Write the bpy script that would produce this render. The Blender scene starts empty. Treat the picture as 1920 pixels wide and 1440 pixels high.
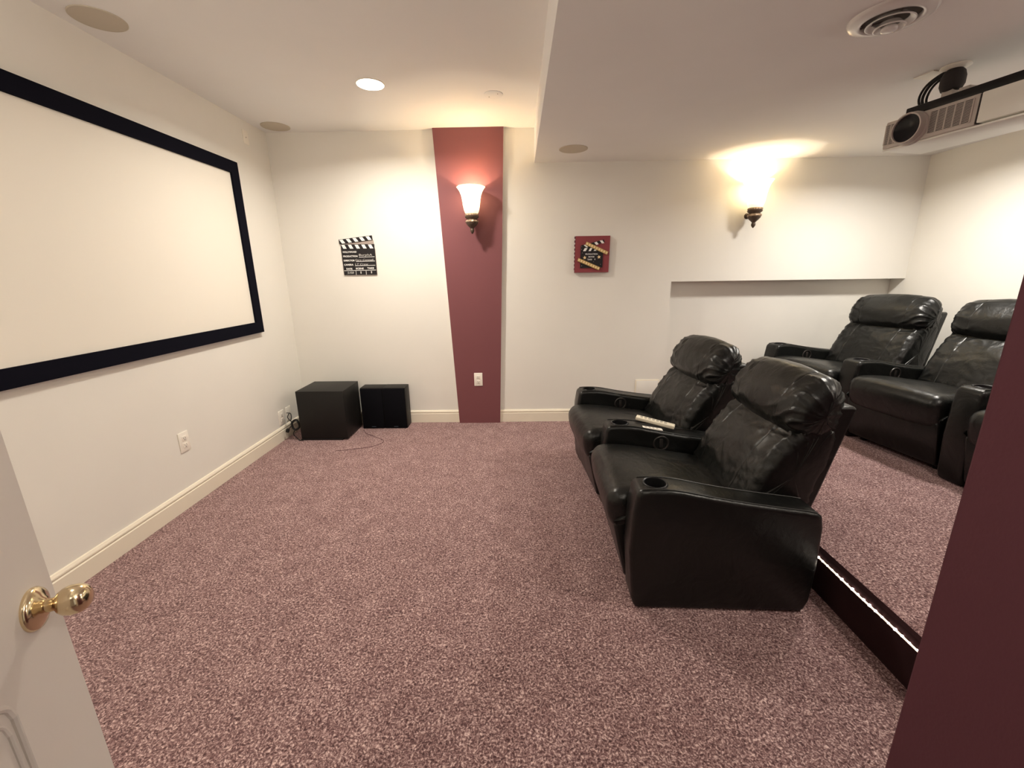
import bpy, bmesh, math, random
from mathutils import Vector, Matrix, noise
random.seed(7)
C = bpy.context.scene.collection
PI = math.pi
# ---------------------------------------------------------------- room numbers
D = 3.656; L = -1.956; H = 2.395; S = 0.139; HS = 2.148; R = 3.214
RX = 1.285; RZ = 1.223; RD = 0.14          # recess in the back wall
PX = 1.225; PZ = 0.2                        # platform
BX = 0.66; BY = 0.58                        # maroon corner beside the camera
FY = -0.2                                   # front wall

# ---------------------------------------------------------------- materials
def new_mat(name):
    m = bpy.data.materials.new(name); m.use_nodes = True
    nt = m.node_tree; b = nt.nodes['Principled BSDF']
    return m, nt, b

def paint(name, col, rough=0.75, bump=0.02, scale=220, spec=0.3, metal=0.0, mottled=0.03):
    m, nt, b = new_mat(name)
    N = nt.nodes; K = nt.links
    tc = N.new('ShaderNodeTexCoord')
    n1 = N.new('ShaderNodeTexNoise'); n1.inputs['Scale'].default_value = 3.0; n1.inputs['Detail'].default_value = 3
    K.new(tc.outputs['Object'], n1.inputs['Vector'])
    mx = N.new('ShaderNodeMix'); mx.data_type = 'RGBA'
    mx.inputs[6].default_value = (*[c * (1 - mottled) for c in col], 1)
    mx.inputs[7].default_value = (*[min(1, c * (1 + mottled)) for c in col], 1)
    K.new(n1.outputs['Fac'], mx.inputs[0]); K.new(mx.outputs[2], b.inputs['Base Color'])
    b.inputs['Roughness'].default_value = rough
    b.inputs['Metallic'].default_value = metal
    b.inputs['Specular IOR Level'].default_value = spec
    if bump:
        n2 = N.new('ShaderNodeTexNoise'); n2.inputs['Scale'].default_value = scale; n2.inputs['Detail'].default_value = 2
        K.new(tc.outputs['Object'], n2.inputs['Vector'])
        bp = N.new('ShaderNodeBump'); bp.inputs['Strength'].default_value = bump * 10; bp.inputs['Distance'].default_value = 0.001
        K.new(n2.outputs['Fac'], bp.inputs['Height']); K.new(bp.outputs['Normal'], b.inputs['Normal'])
    return m

def emit(name, col, strength):
    m, nt, b = new_mat(name)
    b.inputs['Base Color'].default_value = (*col, 1)
    b.inputs['Emission Color'].default_value = (*col, 1)
    b.inputs['Emission Strength'].default_value = strength
    n = nt.nodes.new('ShaderNodeTexNoise'); n.inputs['Scale'].default_value = 20
    r = nt.nodes.new('ShaderNodeMapRange'); r.inputs['To Min'].default_value = strength * .92; r.inputs['To Max'].default_value = strength * 1.08
    nt.links.new(n.outputs['Fac'], r.inputs['Value']); nt.links.new(r.outputs['Result'], b.inputs['Emission Strength'])
    return m

M = {}
M['wall'] = paint('wall_paint', (0.78, 0.76, 0.71), 0.85, 0.012)
M['ceil'] = paint('ceiling_paint', (0.83, 0.825, 0.815), 0.9, 0.02, 160)
M['trim'] = paint('trim_paint', (0.80, 0.74, 0.62), 0.45, 0.004)
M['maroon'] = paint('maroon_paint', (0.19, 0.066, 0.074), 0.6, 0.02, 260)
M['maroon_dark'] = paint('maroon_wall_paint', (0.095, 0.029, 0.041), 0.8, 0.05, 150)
M['door'] = paint('door_paint', (0.70, 0.66, 0.62), 0.5, 0.01, 300)
M['plate'] = paint('white_plastic', (0.86, 0.82, 0.74), 0.4, 0)
M['slot'] = paint('dark_slot', (0.12, 0.10, 0.09), 0.6, 0)
M['black_frame'] = paint('black_velvet', (0.006, 0.006, 0.011), 0.9, 0.02, 400, spec=0.05)
M['screen'] = paint('screen_fabric', (0.80, 0.765, 0.69), 0.9, 0.004, spec=0.1, mottled=0.01)
M['black_box'] = paint('black_ash', (0.0085, 0.008, 0.0075), 0.5, 0.01, 200, spec=0.3)
M['black_cloth'] = paint('grille_cloth', (0.004, 0.004, 0.006), 0.9, 0.03, 600, spec=0.1)
M['black_plastic'] = paint('black_plastic', (0.008, 0.008, 0.009), 0.35, 0)
M['badge'] = paint('badge_grey', (0.05, 0.07, 0.09), 0.4, 0)
M['grille'] = paint('ceiling_grille', (0.56, 0.51, 0.42), 0.8, 0.05, 500)
M['bronze'] = paint('aged_bronze', (0.085, 0.06, 0.045), 0.45, 0.06, 120, metal=0.35, mottled=0.5)
M['bronze_band'] = paint('gilt_band', (0.30, 0.22, 0.155), 0.45, 0.08, 110, metal=0.35, mottled=0.6)
M['brass'] = paint('polished_brass', (0.78, 0.64, 0.42), 0.16, 0, metal=1.0)
M['silver'] = paint('silver_plastic', (0.60, 0.56, 0.52), 0.4, 0.004, metal=0.15)
M['silver_dark'] = paint('grille_back', (0.035, 0.03, 0.03), 0.7, 0)
M['white_plastic'] = paint('projector_white', (0.93, 0.95, 0.89), 0.35, 0)
M['glass_dark'] = paint('lens_glass', (0.004, 0.004, 0.007), 0.25, 0, spec=0.3)
M['white_ink'] = paint('white_ink', (0.85, 0.84, 0.82), 0.6, 0)
M['chalk'] = paint('chalk_ink', (0.55, 0.54, 0.52), 0.7, 0)
M['board'] = paint('clapper_black', (0.014, 0.012, 0.014), 0.5, 0.01)
M['board_edge'] = paint('raw_board', (0.36, 0.30, 0.27), 0.7, 0.02)
M['plaque'] = paint('plaque_red', (0.25, 0.05, 0.06), 0.55, 0.05, 90, mottled=0.15)
M['plaque_edge'] = paint('plaque_edge', (0.12, 0.035, 0.05), 0.6, 0.02)
M['gold'] = paint('gold_paint', (0.52, 0.36, 0.13), 0.4, 0.02, metal=0.3)
M['gold_pale'] = paint('pale_gold', (0.85, 0.66, 0.38), 0.5, 0)
M['remote'] = paint('remote_white', (0.80, 0.74, 0.60), 0.4, 0)
M['remote_key'] = paint('remote_keys', (0.45, 0.42, 0.36), 0.5, 0)
M['lamp_lens'] = emit('lamp_lens', (1.0, 0.93, 0.82), 14)
M['led'] = emit('led_glow', (1.0, 0.80, 0.62), 1.1)
M['chrome'] = paint('chrome_rim', (0.35, 0.34, 0.32), 0.2, 0, metal=0.9)

def leather():
    m, nt, b = new_mat('black_leather'); N = nt.nodes; K = nt.links
    tc = N.new('ShaderNodeTexCoord')
    b.inputs['Base Color'].default_value = (0.0048, 0.0052, 0.0048, 1)
    n = N.new('ShaderNodeTexNoise'); n.inputs['Scale'].default_value = 6; n.inputs['Detail'].default_value = 4
    K.new(tc.outputs['Object'], n.inputs['Vector'])
    r = N.new('ShaderNodeMapRange'); r.inputs['To Min'].default_value = 0.24; r.inputs['To Max'].default_value = 0.42
    K.new(n.outputs['Fac'], r.inputs['Value']); K.new(r.outputs['Result'], b.inputs['Roughness'])
    b.inputs['Specular IOR Level'].default_value = 0.40
    v = N.new('ShaderNodeTexVoronoi'); v.inputs['Scale'].default_value = 420
    K.new(tc.outputs['Object'], v.inputs['Vector'])
    b1 = N.new('ShaderNodeBump'); b1.inputs['Strength'].default_value = 0.25; b1.inputs['Distance'].default_value = 0.0006
    K.new(v.outputs['Distance'], b1.inputs['Height'])
    mp = N.new('ShaderNodeMapping'); mp.inputs['Scale'].default_value = (1, 1.0, 1.0)
    K.new(tc.outputs['Object'], mp.inputs['Vector'])
    w = N.new('ShaderNodeTexNoise'); w.inputs['Scale'].default_value = 9; w.inputs['Detail'].default_value = 5; w.inputs['Distortion'].default_value = 0.6
    K.new(mp.outputs['Vector'], w.inputs['Vector'])
    b2 = N.new('ShaderNodeBump'); b2.inputs['Strength'].default_value = 0.45; b2.inputs['Distance'].default_value = 0.014
    K.new(w.outputs['Fac'], b2.inputs['Height']); K.new(b1.outputs['Normal'], b2.inputs['Normal'])
    K.new(b2.outputs['Normal'], b.inputs['Normal'])
    return m
M['leather'] = leather()
M['leather_piping'] = paint('leather_piping', (0.012, 0.012, 0.010), 0.35, 0, spec=0.6)

def carpet():
    m, nt, b = new_mat('carpet_pile'); N = nt.nodes; K = nt.links
    tc = N.new('ShaderNodeTexCoord')
    # warp coordinates so that the flecks look like twisted tufts
    wn = N.new('ShaderNodeTexNoise'); wn.inputs['Scale'].default_value = 55; wn.inputs['Detail'].default_value = 2
    K.new(tc.outputs['Object'], wn.inputs['Vector'])
    sb = N.new('ShaderNodeVectorMath'); sb.operation = 'SUBTRACT'; sb.inputs[1].default_value = (.5, .5, .5)
    K.new(wn.outputs['Color'], sb.inputs[0])
    sc = N.new('ShaderNodeVectorMath'); sc.operation = 'SCALE'; sc.inputs['Scale'].default_value = 0.02
    K.new(sb.outputs[0], sc.inputs[0])
    ad = N.new('ShaderNodeVectorMath'); ad.operation = 'ADD'
    K.new(tc.outputs['Object'], ad.inputs[0]); K.new(sc.outputs[0], ad.inputs[1])
    f = N.new('ShaderNodeTexNoise'); f.inputs['Scale'].default_value = 150; f.inputs['Detail'].default_value = 4; f.inputs['Roughness'].default_value = 0.66
    K.new(ad.outputs[0], f.inputs['Vector'])
    g = N.new('ShaderNodeTexNoise'); g.inputs['Scale'].default_value = 9; g.inputs['Detail'].default_value = 6; g.inputs['Roughness'].default_value = 0.65
    K.new(tc.outputs['Object'], g.inputs['Vector'])
    ma = N.new('ShaderNodeMath'); ma.operation = 'MULTIPLY_ADD'; ma.inputs[1].default_value = 0.12; ma.inputs[2].default_value = -0.06
    K.new(g.outputs['Fac'], ma.inputs[0])
    su = N.new('ShaderNodeMath'); su.operation = 'ADD'
    K.new(f.outputs['Fac'], su.inputs[0]); K.new(ma.outputs[0], su.inputs[1])
    cr = N.new('ShaderNodeValToRGB'); e = cr.color_ramp.elements
    e[0].position = 0.36; e[0].color = (0.055, 0.025, 0.027, 1)
    e[1].position = 0.65; e[1].color = (0.76, 0.57, 0.54, 1)
    x = e.new(0.455); x.color = (0.165, 0.088, 0.090, 1)
    x = e.new(0.54); x.color = (0.33, 0.205, 0.200, 1)
    K.new(su.outputs[0], cr.inputs['Fac']); K.new(cr.outputs['Color'], b.inputs['Base Color'])
    b.inputs['Roughness'].default_value = 1.0; b.inputs['Specular IOR Level'].default_value = 0.05
    b.inputs['Sheen Weight'].default_value = 0.25; b.inputs['Sheen Roughness'].default_value = 0.5
    b.inputs['Sheen Tint'].default_value = (1, .8, .8, 1)
    bp = N.new('ShaderNodeBump'); bp.inputs['Strength'].default_value = 0.9; bp.inputs['Distance'].default_value = 0.006
    K.new(f.outputs['Fac'], bp.inputs['Height']); K.new(bp.outputs['Normal'], b.inputs['Normal'])
    return m
M['carpet'] = carpet()

def shade_glass():
    m, nt, b = new_mat('alabaster_glass'); N = nt.nodes; K = nt.links
    tc = N.new('ShaderNodeTexCoord')
    n = N.new('ShaderNodeTexNoise'); n.inputs['Scale'].default_value = 14; n.inputs['Detail'].default_value = 4
    K.new(tc.outputs['Object'], n.inputs['Vector'])
    sx = N.new('ShaderNodeSeparateXYZ'); K.new(tc.outputs['Object'], sx.inputs[0])
    r = N.new('ShaderNodeMapRange'); r.inputs['From Min'].default_value = 0.02; r.inputs['From Max'].default_value = 0.10
    r.inputs['To Min'].default_value = 1.3; r.inputs['To Max'].default_value = 6.0; K.new(sx.outputs['Z'], r.inputs['Value'])
    r2 = N.new('ShaderNodeMapRange'); r2.inputs['From Min'].default_value = 0.13; r2.inputs['From Max'].default_value = 0.195
    r2.inputs['To Min'].default_value = 1.0; r2.inputs['To Max'].default_value = 0.28; K.new(sx.outputs['Z'], r2.inputs['Value'])
    mu = N.new('ShaderNodeMath'); mu.operation = 'MULTIPLY'; K.new(r.outputs['Result'], mu.inputs[0]); K.new(r2.outputs['Result'], mu.inputs[1])
    mv = N.new('ShaderNodeMath'); mv.operation = 'MULTIPLY'; K.new(mu.outputs[0], mv.inputs[0])
    r3 = N.new('ShaderNodeMapRange'); r3.inputs['To Min'].default_value = 0.75; r3.inputs['To Max'].default_value = 1.25; K.new(n.outputs['Fac'], r3.inputs['Value'])
    K.new(r3.outputs['Result'], mv.inputs[1])
    b.inputs['Base Color'].default_value = (0.9, 0.75, 0.5, 1)
    b.inputs['Emission Color'].default_value = (1.0, 0.80, 0.46, 1)
    K.new(mv.outputs[0], b.inputs['Emission Strength'])
    b.inputs['Roughness'].default_value = 0.4
    return m
M['shade'] = shade_glass()

# ---------------------------------------------------------------- mesh helpers
def link(o, parent=None):
    C.objects.link(o)
    if parent is not None: o.parent = parent
    return o

def from_bm(name, bm, mat, parent=None, smooth=True, angle=35):
    bmesh.ops.recalc_face_normals(bm, faces=bm.faces[:])
    me = bpy.data.meshes.new(name); bm.to_mesh(me); bm.free()
    mats = mat if isinstance(mat, (list, tuple)) else [mat]
    for x in mats: me.materials.append(x)
    if smooth:
        me.shade_smooth()
        me.set_sharp_from_angle(angle=math.radians(angle))
    return link(bpy.data.objects.new(name, me), parent)

def finish_mesh(o):
    """bake modifiers into the mesh"""
    dg = bpy.context.evaluated_depsgraph_get()
    me = bpy.data.meshes.new_from_object(o.evaluated_get(dg))
    o.modifiers.clear(); o.data = me
    return o

def box(bm, x0, y0, z0, x1, y1, z1, mi=0, bevel=0, seg=2):
    vs = [bm.verts.new((x, y, z)) for z in (z0, z1) for x, y in ((x0, y0), (x1, y0), (x1, y1), (x0, y1))]
    fs = []
    for idx in ((0, 3, 2, 1), (4, 5, 6, 7), (0, 1, 5, 4), (1, 2, 6, 5), (2, 3, 7, 6), (3, 0, 4, 7)):
        f = bm.faces.new([vs[i] for i in idx]); f.material_index = mi; fs.append(f)
    if bevel:
        ed = list({e for f in fs for e in f.edges})
        bmesh.ops.bevel(bm, geom=ed, offset=bevel, segments=seg, affect='EDGES', profile=0.5, clamp_overlap=True)

def prism(bm, pts, z0, z1, axis='z', mi=0):
    """closed polygon pts (a,b) extruded along an axis. axis z:(a,b)=(x,y); y:(x,z); x:(y,z)"""
    def mk(a, b, c):
        return {'z': (a, b, c), 'y': (a, c, b), 'x': (c, a, b)}[axis]
    lo = [bm.verts.new(mk(a, b, z0)) for a, b in pts]; hi = [bm.verts.new(mk(a, b, z1)) for a, b in pts]
    n = len(pts)
    fs = [bm.faces.new(lo), bm.faces.new(hi)]
    for i in range(n):
        fs.append(bm.faces.new((lo[i], lo[(i + 1) % n], hi[(i + 1) % n], hi[i])))
    for f in fs: f.material_index = mi
    return fs

def lathe(bm, prof, seg=48, mi=0, axis='z', o=(0, 0, 0), wob=None):
    """prof: list of (r, h)"""
    rings = []
    for k, (r, hh) in enumerate(prof):
        ring = []
        for i in range(seg):
            a = 2 * PI * i / seg
            rr = r * (1 + (wob(a, hh) if wob else 0))
            c, s = rr * math.cos(a), rr * math.sin(a)
            v = {'z': (c, s, hh), 'y': (c, hh, s), 'x': (hh, c, s)}[axis]
            ring.append(bm.verts.new(Vector(v) + Vector(o)))
        rings.append(ring)
    for a, b in zip(rings, rings[1:]):
        for i in range(seg):
            f = bm.faces.new((a[i], a[(i + 1) % seg], b[(i + 1) % seg], b[i])); f.material_index = mi
    for ring, (r, _) in ((rings[0], prof[0]), (rings[-1], prof[-1])):
        if r < 1e-3: bmesh.ops.pointmerge(bm, verts=ring, merge_co=ring[0].co + (ring[seg // 2].co - ring[0].co) / 2)
    return rings

def cap(bm, ring, mi=0):
    f = bm.faces.new(ring); f.material_index = mi

def tube(bm, pts, r, seg=8, mi=0, closed=False):
    pts = [Vector(q) for q in pts]; n = len(pts); rings = []
    up = Vector((0, 0, 1)); prev = None
    for i, q in enumerate(pts):
        if closed: t = pts[(i + 1) % n] - pts[i - 1]
        else: t = pts[min(i + 1, n - 1)] - pts[max(i - 1, 0)]
        t.normalize()
        if prev is None:
            a = t.orthogonal().normalized()
        else:
            a = (prev - t * prev.dot(t)); a = a.normalized() if a.length > 1e-6 else t.orthogonal().normalized()
        prev = a; b = t.cross(a)
        rings.append([bm.verts.new(q + (a * math.cos(2 * PI * k / seg) + b * math.sin(2 * PI * k / seg)) * r) for k in range(seg)])
    m = n if closed else n - 1
    for i in range(m):
        A, B = rings[i], rings[(i + 1) % n]
        for k in range(seg):
            f = bm.faces.new((A[k], A[(k + 1) % seg], B[(k + 1) % seg], B[k])); f.material_index = mi
    if not closed:
        cap(bm, rings[0], mi); cap(bm, rings[-1], mi)

def catmull(pts, per=8, closed=True):
    out = []; n = len(pts)
    rng = range(n) if closed else range(n - 1)
    for i in rng:
        if closed: p0, p1, p2, p3 = (Vector(pts[(i + j) % n]) for j in (-1, 0, 1, 2))
        else: p0, p1, p2, p3 = (Vector(pts[min(max(i + j, 0), n - 1)]) for j in (-1, 0, 1, 2))
        for k in range(per):
            t = k / per
            out.append(0.5 * ((2 * p1) + (p2 - p0) * t + (2 * p0 - 5 * p1 + 4 * p2 - p3) * t * t + (3 * p1 - p0 - 3 * p2 + p3) * t ** 3))
    if not closed: out.append(Vector(pts[-1]))
    return out

def tag(o, label=None, cat=None, group=None, kind=None):
    if label: o['label'] = label
    if cat: o['category'] = cat
    if group: o['group'] = group
    if kind: o['kind'] = kind
    return o

def empty(name, loc=(0, 0, 0), rz=0):
    o = bpy.data.objects.new(name, None); o.empty_display_size = .05
    o.location = loc; o.rotation_euler = (0, 0, rz); C.objects.link(o); return o

def struct(name, bm, mat, label=None, cat=None, parent=None, smooth=False):
    o = from_bm(name, bm, mat, parent, smooth=smooth)
    if parent is None: o['kind'] = 'structure'
    return tag(o, label, cat)

def copy_tree(o, parent=None):
    c = o.copy(); C.objects.link(c)
    if parent is not None: c.parent = parent
    for k in list(o.children): copy_tree(k, c)
    return c

def text_bm(bm, txt, x, z, h, width=None, y=0.0, t=0.0008, mi=0, shear=0, center=False, bold=0.0):
    cu = bpy.data.curves.new('t', 'FONT'); cu.body = txt; cu.size = 1; cu.extrude = 0.0; cu.resolution_u = 3
    cu.offset = bold; cu.shear = shear
    ob = bpy.data.objects.new('t', cu); C.objects.link(ob)
    dg = bpy.context.evaluated_depsgraph_get(); me = bpy.data.meshes.new_from_object(ob.evaluated_get(dg))
    xs = [v.co.x for v in me.vertices]; ys = [v.co.y for v in me.vertices]
    w = max(xs) - min(xs); hh = max(ys) - min(ys); mnx, mny = min(xs), min(ys)
    sx = (width / w) if width else h / hh; sz = h / hh
    off = -width / 2 if (center and width) else (-(w * sx) / 2 if center else 0)
    n0 = len(bm.verts)
    tmp = bmesh.new(); tmp.from_mesh(me)
    vm = {}
    for v in tmp.verts:
        vm[v.index] = bm.verts.new((x + off + (v.co.x - mnx) * sx, y, z + (v.co.y - mny) * sz))
    new = []
    for f in tmp.faces:
        try:
            g = bm.faces.new([vm[v.index] for v in f.verts]); g.material_index = mi; new.append(g)
        except ValueError: pass
    tmp.free(); bpy.data.objects.remove(ob); bpy.data.curves.remove(cu); bpy.data.meshes.remove(me)

def quad(bm, pts, y, mi=0, t=0.0):
    """flat polygon in xz at depth y (facing -y), thickness t towards +y"""
    if t:
        prism(bm, pts, y, y + t, 'y', mi)
    else:
        f = bm.faces.new([bm.verts.new((a, y, b)) for a, b in pts]); f.material_index = mi

# ---------------------------------------------------------------- room shell
T = 0.12
bm = bmesh.new(); box(bm, L - T, -1.6, -0.1, R + T, D + RD + T, 0.0)
struct('floor', bm, M['carpet'])
# carpeted platform with a rounded nosing
bm = bmesh.new()
prof = [(PX + 0.004, 0.0), (PX + 0.004, 0.150), (PX, 0.168), (PX + 0.002, 0.186), (PX + 0.012, 0.197), (PX + 0.03, PZ), (R, PZ), (R, 0.0)]
prism(bm, prof, BY, D + RD, 'y')
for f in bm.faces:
    if f.calc_center_median().x < PX + .015 and abs(f.normal.y) < .9: f.material_index = 1  # riser and nosing front get a darker colour than the platform top
M['riser'] = paint('dark_riser', (0.030, 0.014, 0.015), 1.0, .12, 180, spec=.05, mottled=.5)
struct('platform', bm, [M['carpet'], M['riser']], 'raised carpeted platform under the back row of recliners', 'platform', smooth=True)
# ceiling with the dropped part on the right
bm = bmesh.new()
prism(bm, [(L - T, H), (S, H), (S, HS), (R + T, HS), (R + T, H + T), (L - T, H + T)], -1.6, D, 'y')
struct('ceiling', bm, M['ceil'])
bm = bmesh.new(); box(bm, L - T, FY - T, 0, L, D + RD + T, H)
struct('wall_left', bm, M['wall'])
bm = bmesh.new(); box(bm, R, BY - T, 0, R + T, D + RD + T, H)
struct('wall_right', bm, M['wall'])
bm = bmesh.new()
box(bm, L, D, 0, RX, D + RD + T, H)
box(bm, RX, D, RZ, R, D + RD + T, H)
box(bm, RX, D + RD, 0, R, D + RD + T, RZ)
struct('wall_back', bm, M['wall'])
bm = bmesh.new()
box(bm, L, FY - T, 0, -0.46, FY, H); box(bm, -0.46, FY - T, 2.06, 0.42, FY, H); box(bm, 0.42, FY - T, 0, BX, FY, H)
struct('wall_front', bm, M['wall'])
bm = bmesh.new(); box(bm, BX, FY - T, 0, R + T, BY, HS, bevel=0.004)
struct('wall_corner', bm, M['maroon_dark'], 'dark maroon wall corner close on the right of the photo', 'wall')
# hallway behind the door opening
bm = bmesh.new(); box(bm, -1.2, -1.6, 0, 1.2, -1.5, H)
struct('wall_hall', bm, M['wall'])
# tapered maroon pilaster
pt = 0.04; k = (D - pt) / D
bm = bmesh.new()
x = [-0.546 * k, -0.174 * k, -0.099 * k, -0.653 * k]
prism(bm, [(x[0], 0), (x[1], 0), (x[2], H), (x[3], H)], D - pt, D, 'y', 1)
bm.faces.ensure_lookup_table()
for f in bm.faces:
    if all(abs(v.co.y - (D - pt)) < 1e-5 for v in f.verts): f.material_index = 0
struct('pilaster', bm, [M['maroon'], M['wall']], 'maroon painted strip tapering to the floor on the back wall', 'pilaster')
PYF = D - pt
# baseboards
BP = [(0, 0), (.015, 0), (.015, .082), (.010, .086), (.010, .092), (.0145, .095), (.0135, .101), (.007, .111), (.0, .113)]
bm = bmesh.new(); prism(bm, [(L + a, b) for a, b in BP], FY, D, 'y')
struct('baseboard_left', bm, M['trim'])
bm = bmesh.new()
prism(bm, [(D - a, b) for a, b in BP], L + .015, x[0] + (x[3] - x[0]) * .02, 'x')
prism(bm, [(D - a, b) for a, b in BP], x[1], PX, 'x')
struct('baseboard_back', bm, M['trim'])
bm = bmesh.new(); prism(bm, [(R - a, PZ + b) for a, b in BP], BY, D + RD, 'y')
struct('baseboard_right', bm, M['trim'])
# door opening jamb
bm = bmesh.new()
box(bm, -0.46, FY - T, 0, -0.44, FY + .004, 2.06); box(bm, 0.40, FY - T, 0, 0.42, FY + .004, 2.06); box(bm, -0.46, FY - T, 2.04, 0.42, FY + .004, 2.06)
struct('trim_1', bm, M['trim'])

# ---------------------------------------------------------------- door (open, left foreground)
az = math.radians(-26)
Kp = Vector((-.692, .49, .85)); dd = Vector((math.sin(az), math.cos(az), 0)); nn = Vector((math.cos(az), -math.sin(az), 0))
# local frame: +x away from hinge..: origin at the latch edge on the visible face, local X towards the hinge, local Y into the leaf
edge = Kp + dd * 0.055
rz = math.atan2(-dd.y, -dd.x)
door = empty('door_1', (edge.x, edge.y, 0.012), rz)
door['kind'] = 'structure'
# local X = -dd ; local Y = rot90 ccw of X ; visible normal nn:
ly = Vector((-math.sin(rz), math.cos(rz), 0)); sgn = 1 if ly.dot(nn) > 0 else -1     # visible face looks to sgn*Y
DWd = 0.70; DH = 2.02
def door_leaf():
    bm = bmesh.new()
    t = 0.035
    def P(a, b): return (a, b)
    y0, y1 = (-t, 0) if sgn > 0 else (0, t)
    box(bm, 0, y0, 0, DWd, y1, DH, bevel=.0015, seg=1)
    # raised mouldings of two arched panels on the visible face
    for (za, zb) in ((0.20, 0.795), (1.02, 1.86)):
        for (cx0, cx1) in ((0.148, 0.330), (0.390, 0.580)):
            n = 40; path = [(cx0, za), (cx1, za)]
            for i in range(n + 1):
                u = i / n; xx = cx1 + (cx0 - cx1) * u
                path.append((xx, zb - .045 + .05 * (math.sin(PI * u)) ** .45))
            for off, rr, dep in ((0, .0045, .002), (.014, .003, .001)):
                cxm = (cx0 + cx1) / 2; czm = (za + zb) / 2
                pts = []
                for a, b in path:
                    a2 = a + (off if a < cxm else -off) * (abs(a - cxm) / ((cx1 - cx0) / 2)); b2 = b + (off if b < czm else -off)
                    pts.append((a2, sgn * dep * .3, b2))
                tube(bm, pts, rr, 8, closed=True)
    return from_bm('door_leaf', bm, M['door'], door)
door_leaf()
knob = bmesh.new()
prof = [(0.0, 0.0), (.030, 0.0), (.0305, .003), (.028, .007), (.021, .010), (.015, .0125), (.012, .015), (.0095, .0155), (.0095, .023), (.0115, .026), (.0155, .0285), (.0195, .034), (.0215, .042), (.0205, .051), (.017, .058), (.0105, .0625), (.0, .064)]
lathe(knob, prof, 48, axis='y')
kb = from_bm('door_knob', knob, M['brass'], door, angle=50)
kb.location = (0.055, 0, Kp.z - 0.012); kb['label'] = 'polished brass door knob'
if sgn < 0: kb.rotation_euler = (0, 0, PI)
kr = bmesh.new(); lathe(kr, [(.0, .0781), (.004, .0782), (.0042, .0795), (.0, .080)], 16, axis='y')
bm = bmesh.new(); box(bm, -.0012, (-.028 if sgn > 0 else .007), Kp.z - .04, .002, (-.007 if sgn > 0 else .028), Kp.z + .02)
from_bm('latch_plate', bm, M['brass'], door, smooth=False); kr.free()
for hz in (0.25, 1.0, 1.78):
    bm = bmesh.new(); lathe(bm, [(0, 0), (.006, 0), (.006, .09), (0, .09)], 12)
    hg = from_bm('hinge', bm, M['brass'], door); hg.location = (DWd, sgn * .004, hz)

# ---------------------------------------------------------------- projection screen
scr = empty('projection_screen', (L, 2.12, 1.49))
tag(scr, 'wide white projection screen with a black frame on the left wall', 'screen')
sy0, sy1, sz0, sz1 = 1.13 - 2.12, 3.176 - 2.12, 0.905 - 1.49, 2.072 - 1.49
fw = 0.078
bm = bmesh.new()
ft = 0.03
# mitred frame with four bevelled members
for a in (((sy0, sz0), (sy1, sz0), (sy1 - fw, sz0 + fw), (sy0 + fw, sz0 + fw)), ((sy1, sz0), (sy1, sz1), (sy1 - fw, sz1 - fw), (sy1 - fw, sz0 + fw)),
          ((sy1, sz1), (sy0, sz1), (sy0 + fw, sz1 - fw), (sy1 - fw, sz1 - fw)), ((sy0, sz1), (sy0, sz0), (sy0 + fw, sz0 + fw), (sy0 + fw, sz1 - fw))):
    prism(bm, a, 0.001, ft, 'x')
from_bm('frame', bm, M['black_frame'], scr, smooth=False)
bm = bmesh.new(); box(bm, 0.012, sy0 + fw * .8, sz0 + fw * .8, 0.016, sy1 - fw * .8, sz1 - fw * .8)
from_bm('screen_surface', bm, M['screen'], scr, smooth=False)

# ---------------------------------------------------------------- outlets and plates
def outlet(name, label, loc, facing, w=.074, h=.118, kind='duplex', group=None):
    o = empty(name, loc, {'-y': 0, '+x': PI / 2}[facing]); tag(o, label, 'outlet' if kind == 'duplex' else 'wall plate', group)
    bm = bmesh.new(); box(bm, -w / 2, -.006, -h / 2, w / 2, 0, h / 2, bevel=.003)
    from_bm('cover_plate', bm, M['plate'], o)
    if kind == 'duplex':
        for s in (-1, 1):
            bm = bmesh.new(); box(bm, -.016, -.0085, s * .0205 - .0145, .016, -.005, s * .0205 + .0145, bevel=.004)
            rc = from_bm('receptacle', bm, M['plate'], o)
            bm = bmesh.new()
            for dx in (-.0065, .0065): box(bm, dx - .0012, -.0089, s * .0205 - .002, dx + .0012, -.0083, s * .0205 + .008)
            box(bm, -.0025, -.0089, s * .0205 - .010, .0025, -.0083, s * .0205 - .006)
            from_bm('slots', bm, M['slot'], rc, smooth=False)
    bm = bmesh.new(); lathe(bm, [(0, -.0075), (.003, -.0072), (.0035, -.006), (.0035, -.004)], 12, axis='y')
    from_bm('screw', bm, M['slot' if kind == 'blank' else 'plate'], o)
    return o
outlet('wall_outlet', 'white duplex outlet low on the maroon strip', (-.357, PYF, .407), '-y')
outlet('wall_outlet', 'white duplex outlet on the left wall under the projection screen', (L, 2.272, .383), '+x')
outlet('wall_outlet', 'white duplex outlet above the left baseboard, beside the black cord', (L, 3.265, .188), '+x')
outlet('wall_plate', 'cream blank wall plate between the corded subwoofer and the outlet', (L, 3.375, .188), '+x', kind='blank')
outlet('wall_plate', 'small cream blank plate high on the left wall near the ceiling corner', (L, 3.37, 2.283), '+x', w=.062, h=.092, kind='blank')
# access panel behind the front recliners
ap = empty('access_panel', (1.14, D, .28)); tag(ap, 'square white access panel on the back wall behind the front recliners', 'panel')
bm = bmesh.new(); box(bm, -.105, -.006, -.10, .105, 0, .10, bevel=.002)
from_bm('panel_frame', bm, M['trim'], ap)
bm = bmesh.new(); box(bm, -.095, -.008, -.09, .095, -.005, .09, bevel=.001)
from_bm('panel_door', bm, M['wall'], ap)

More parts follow.
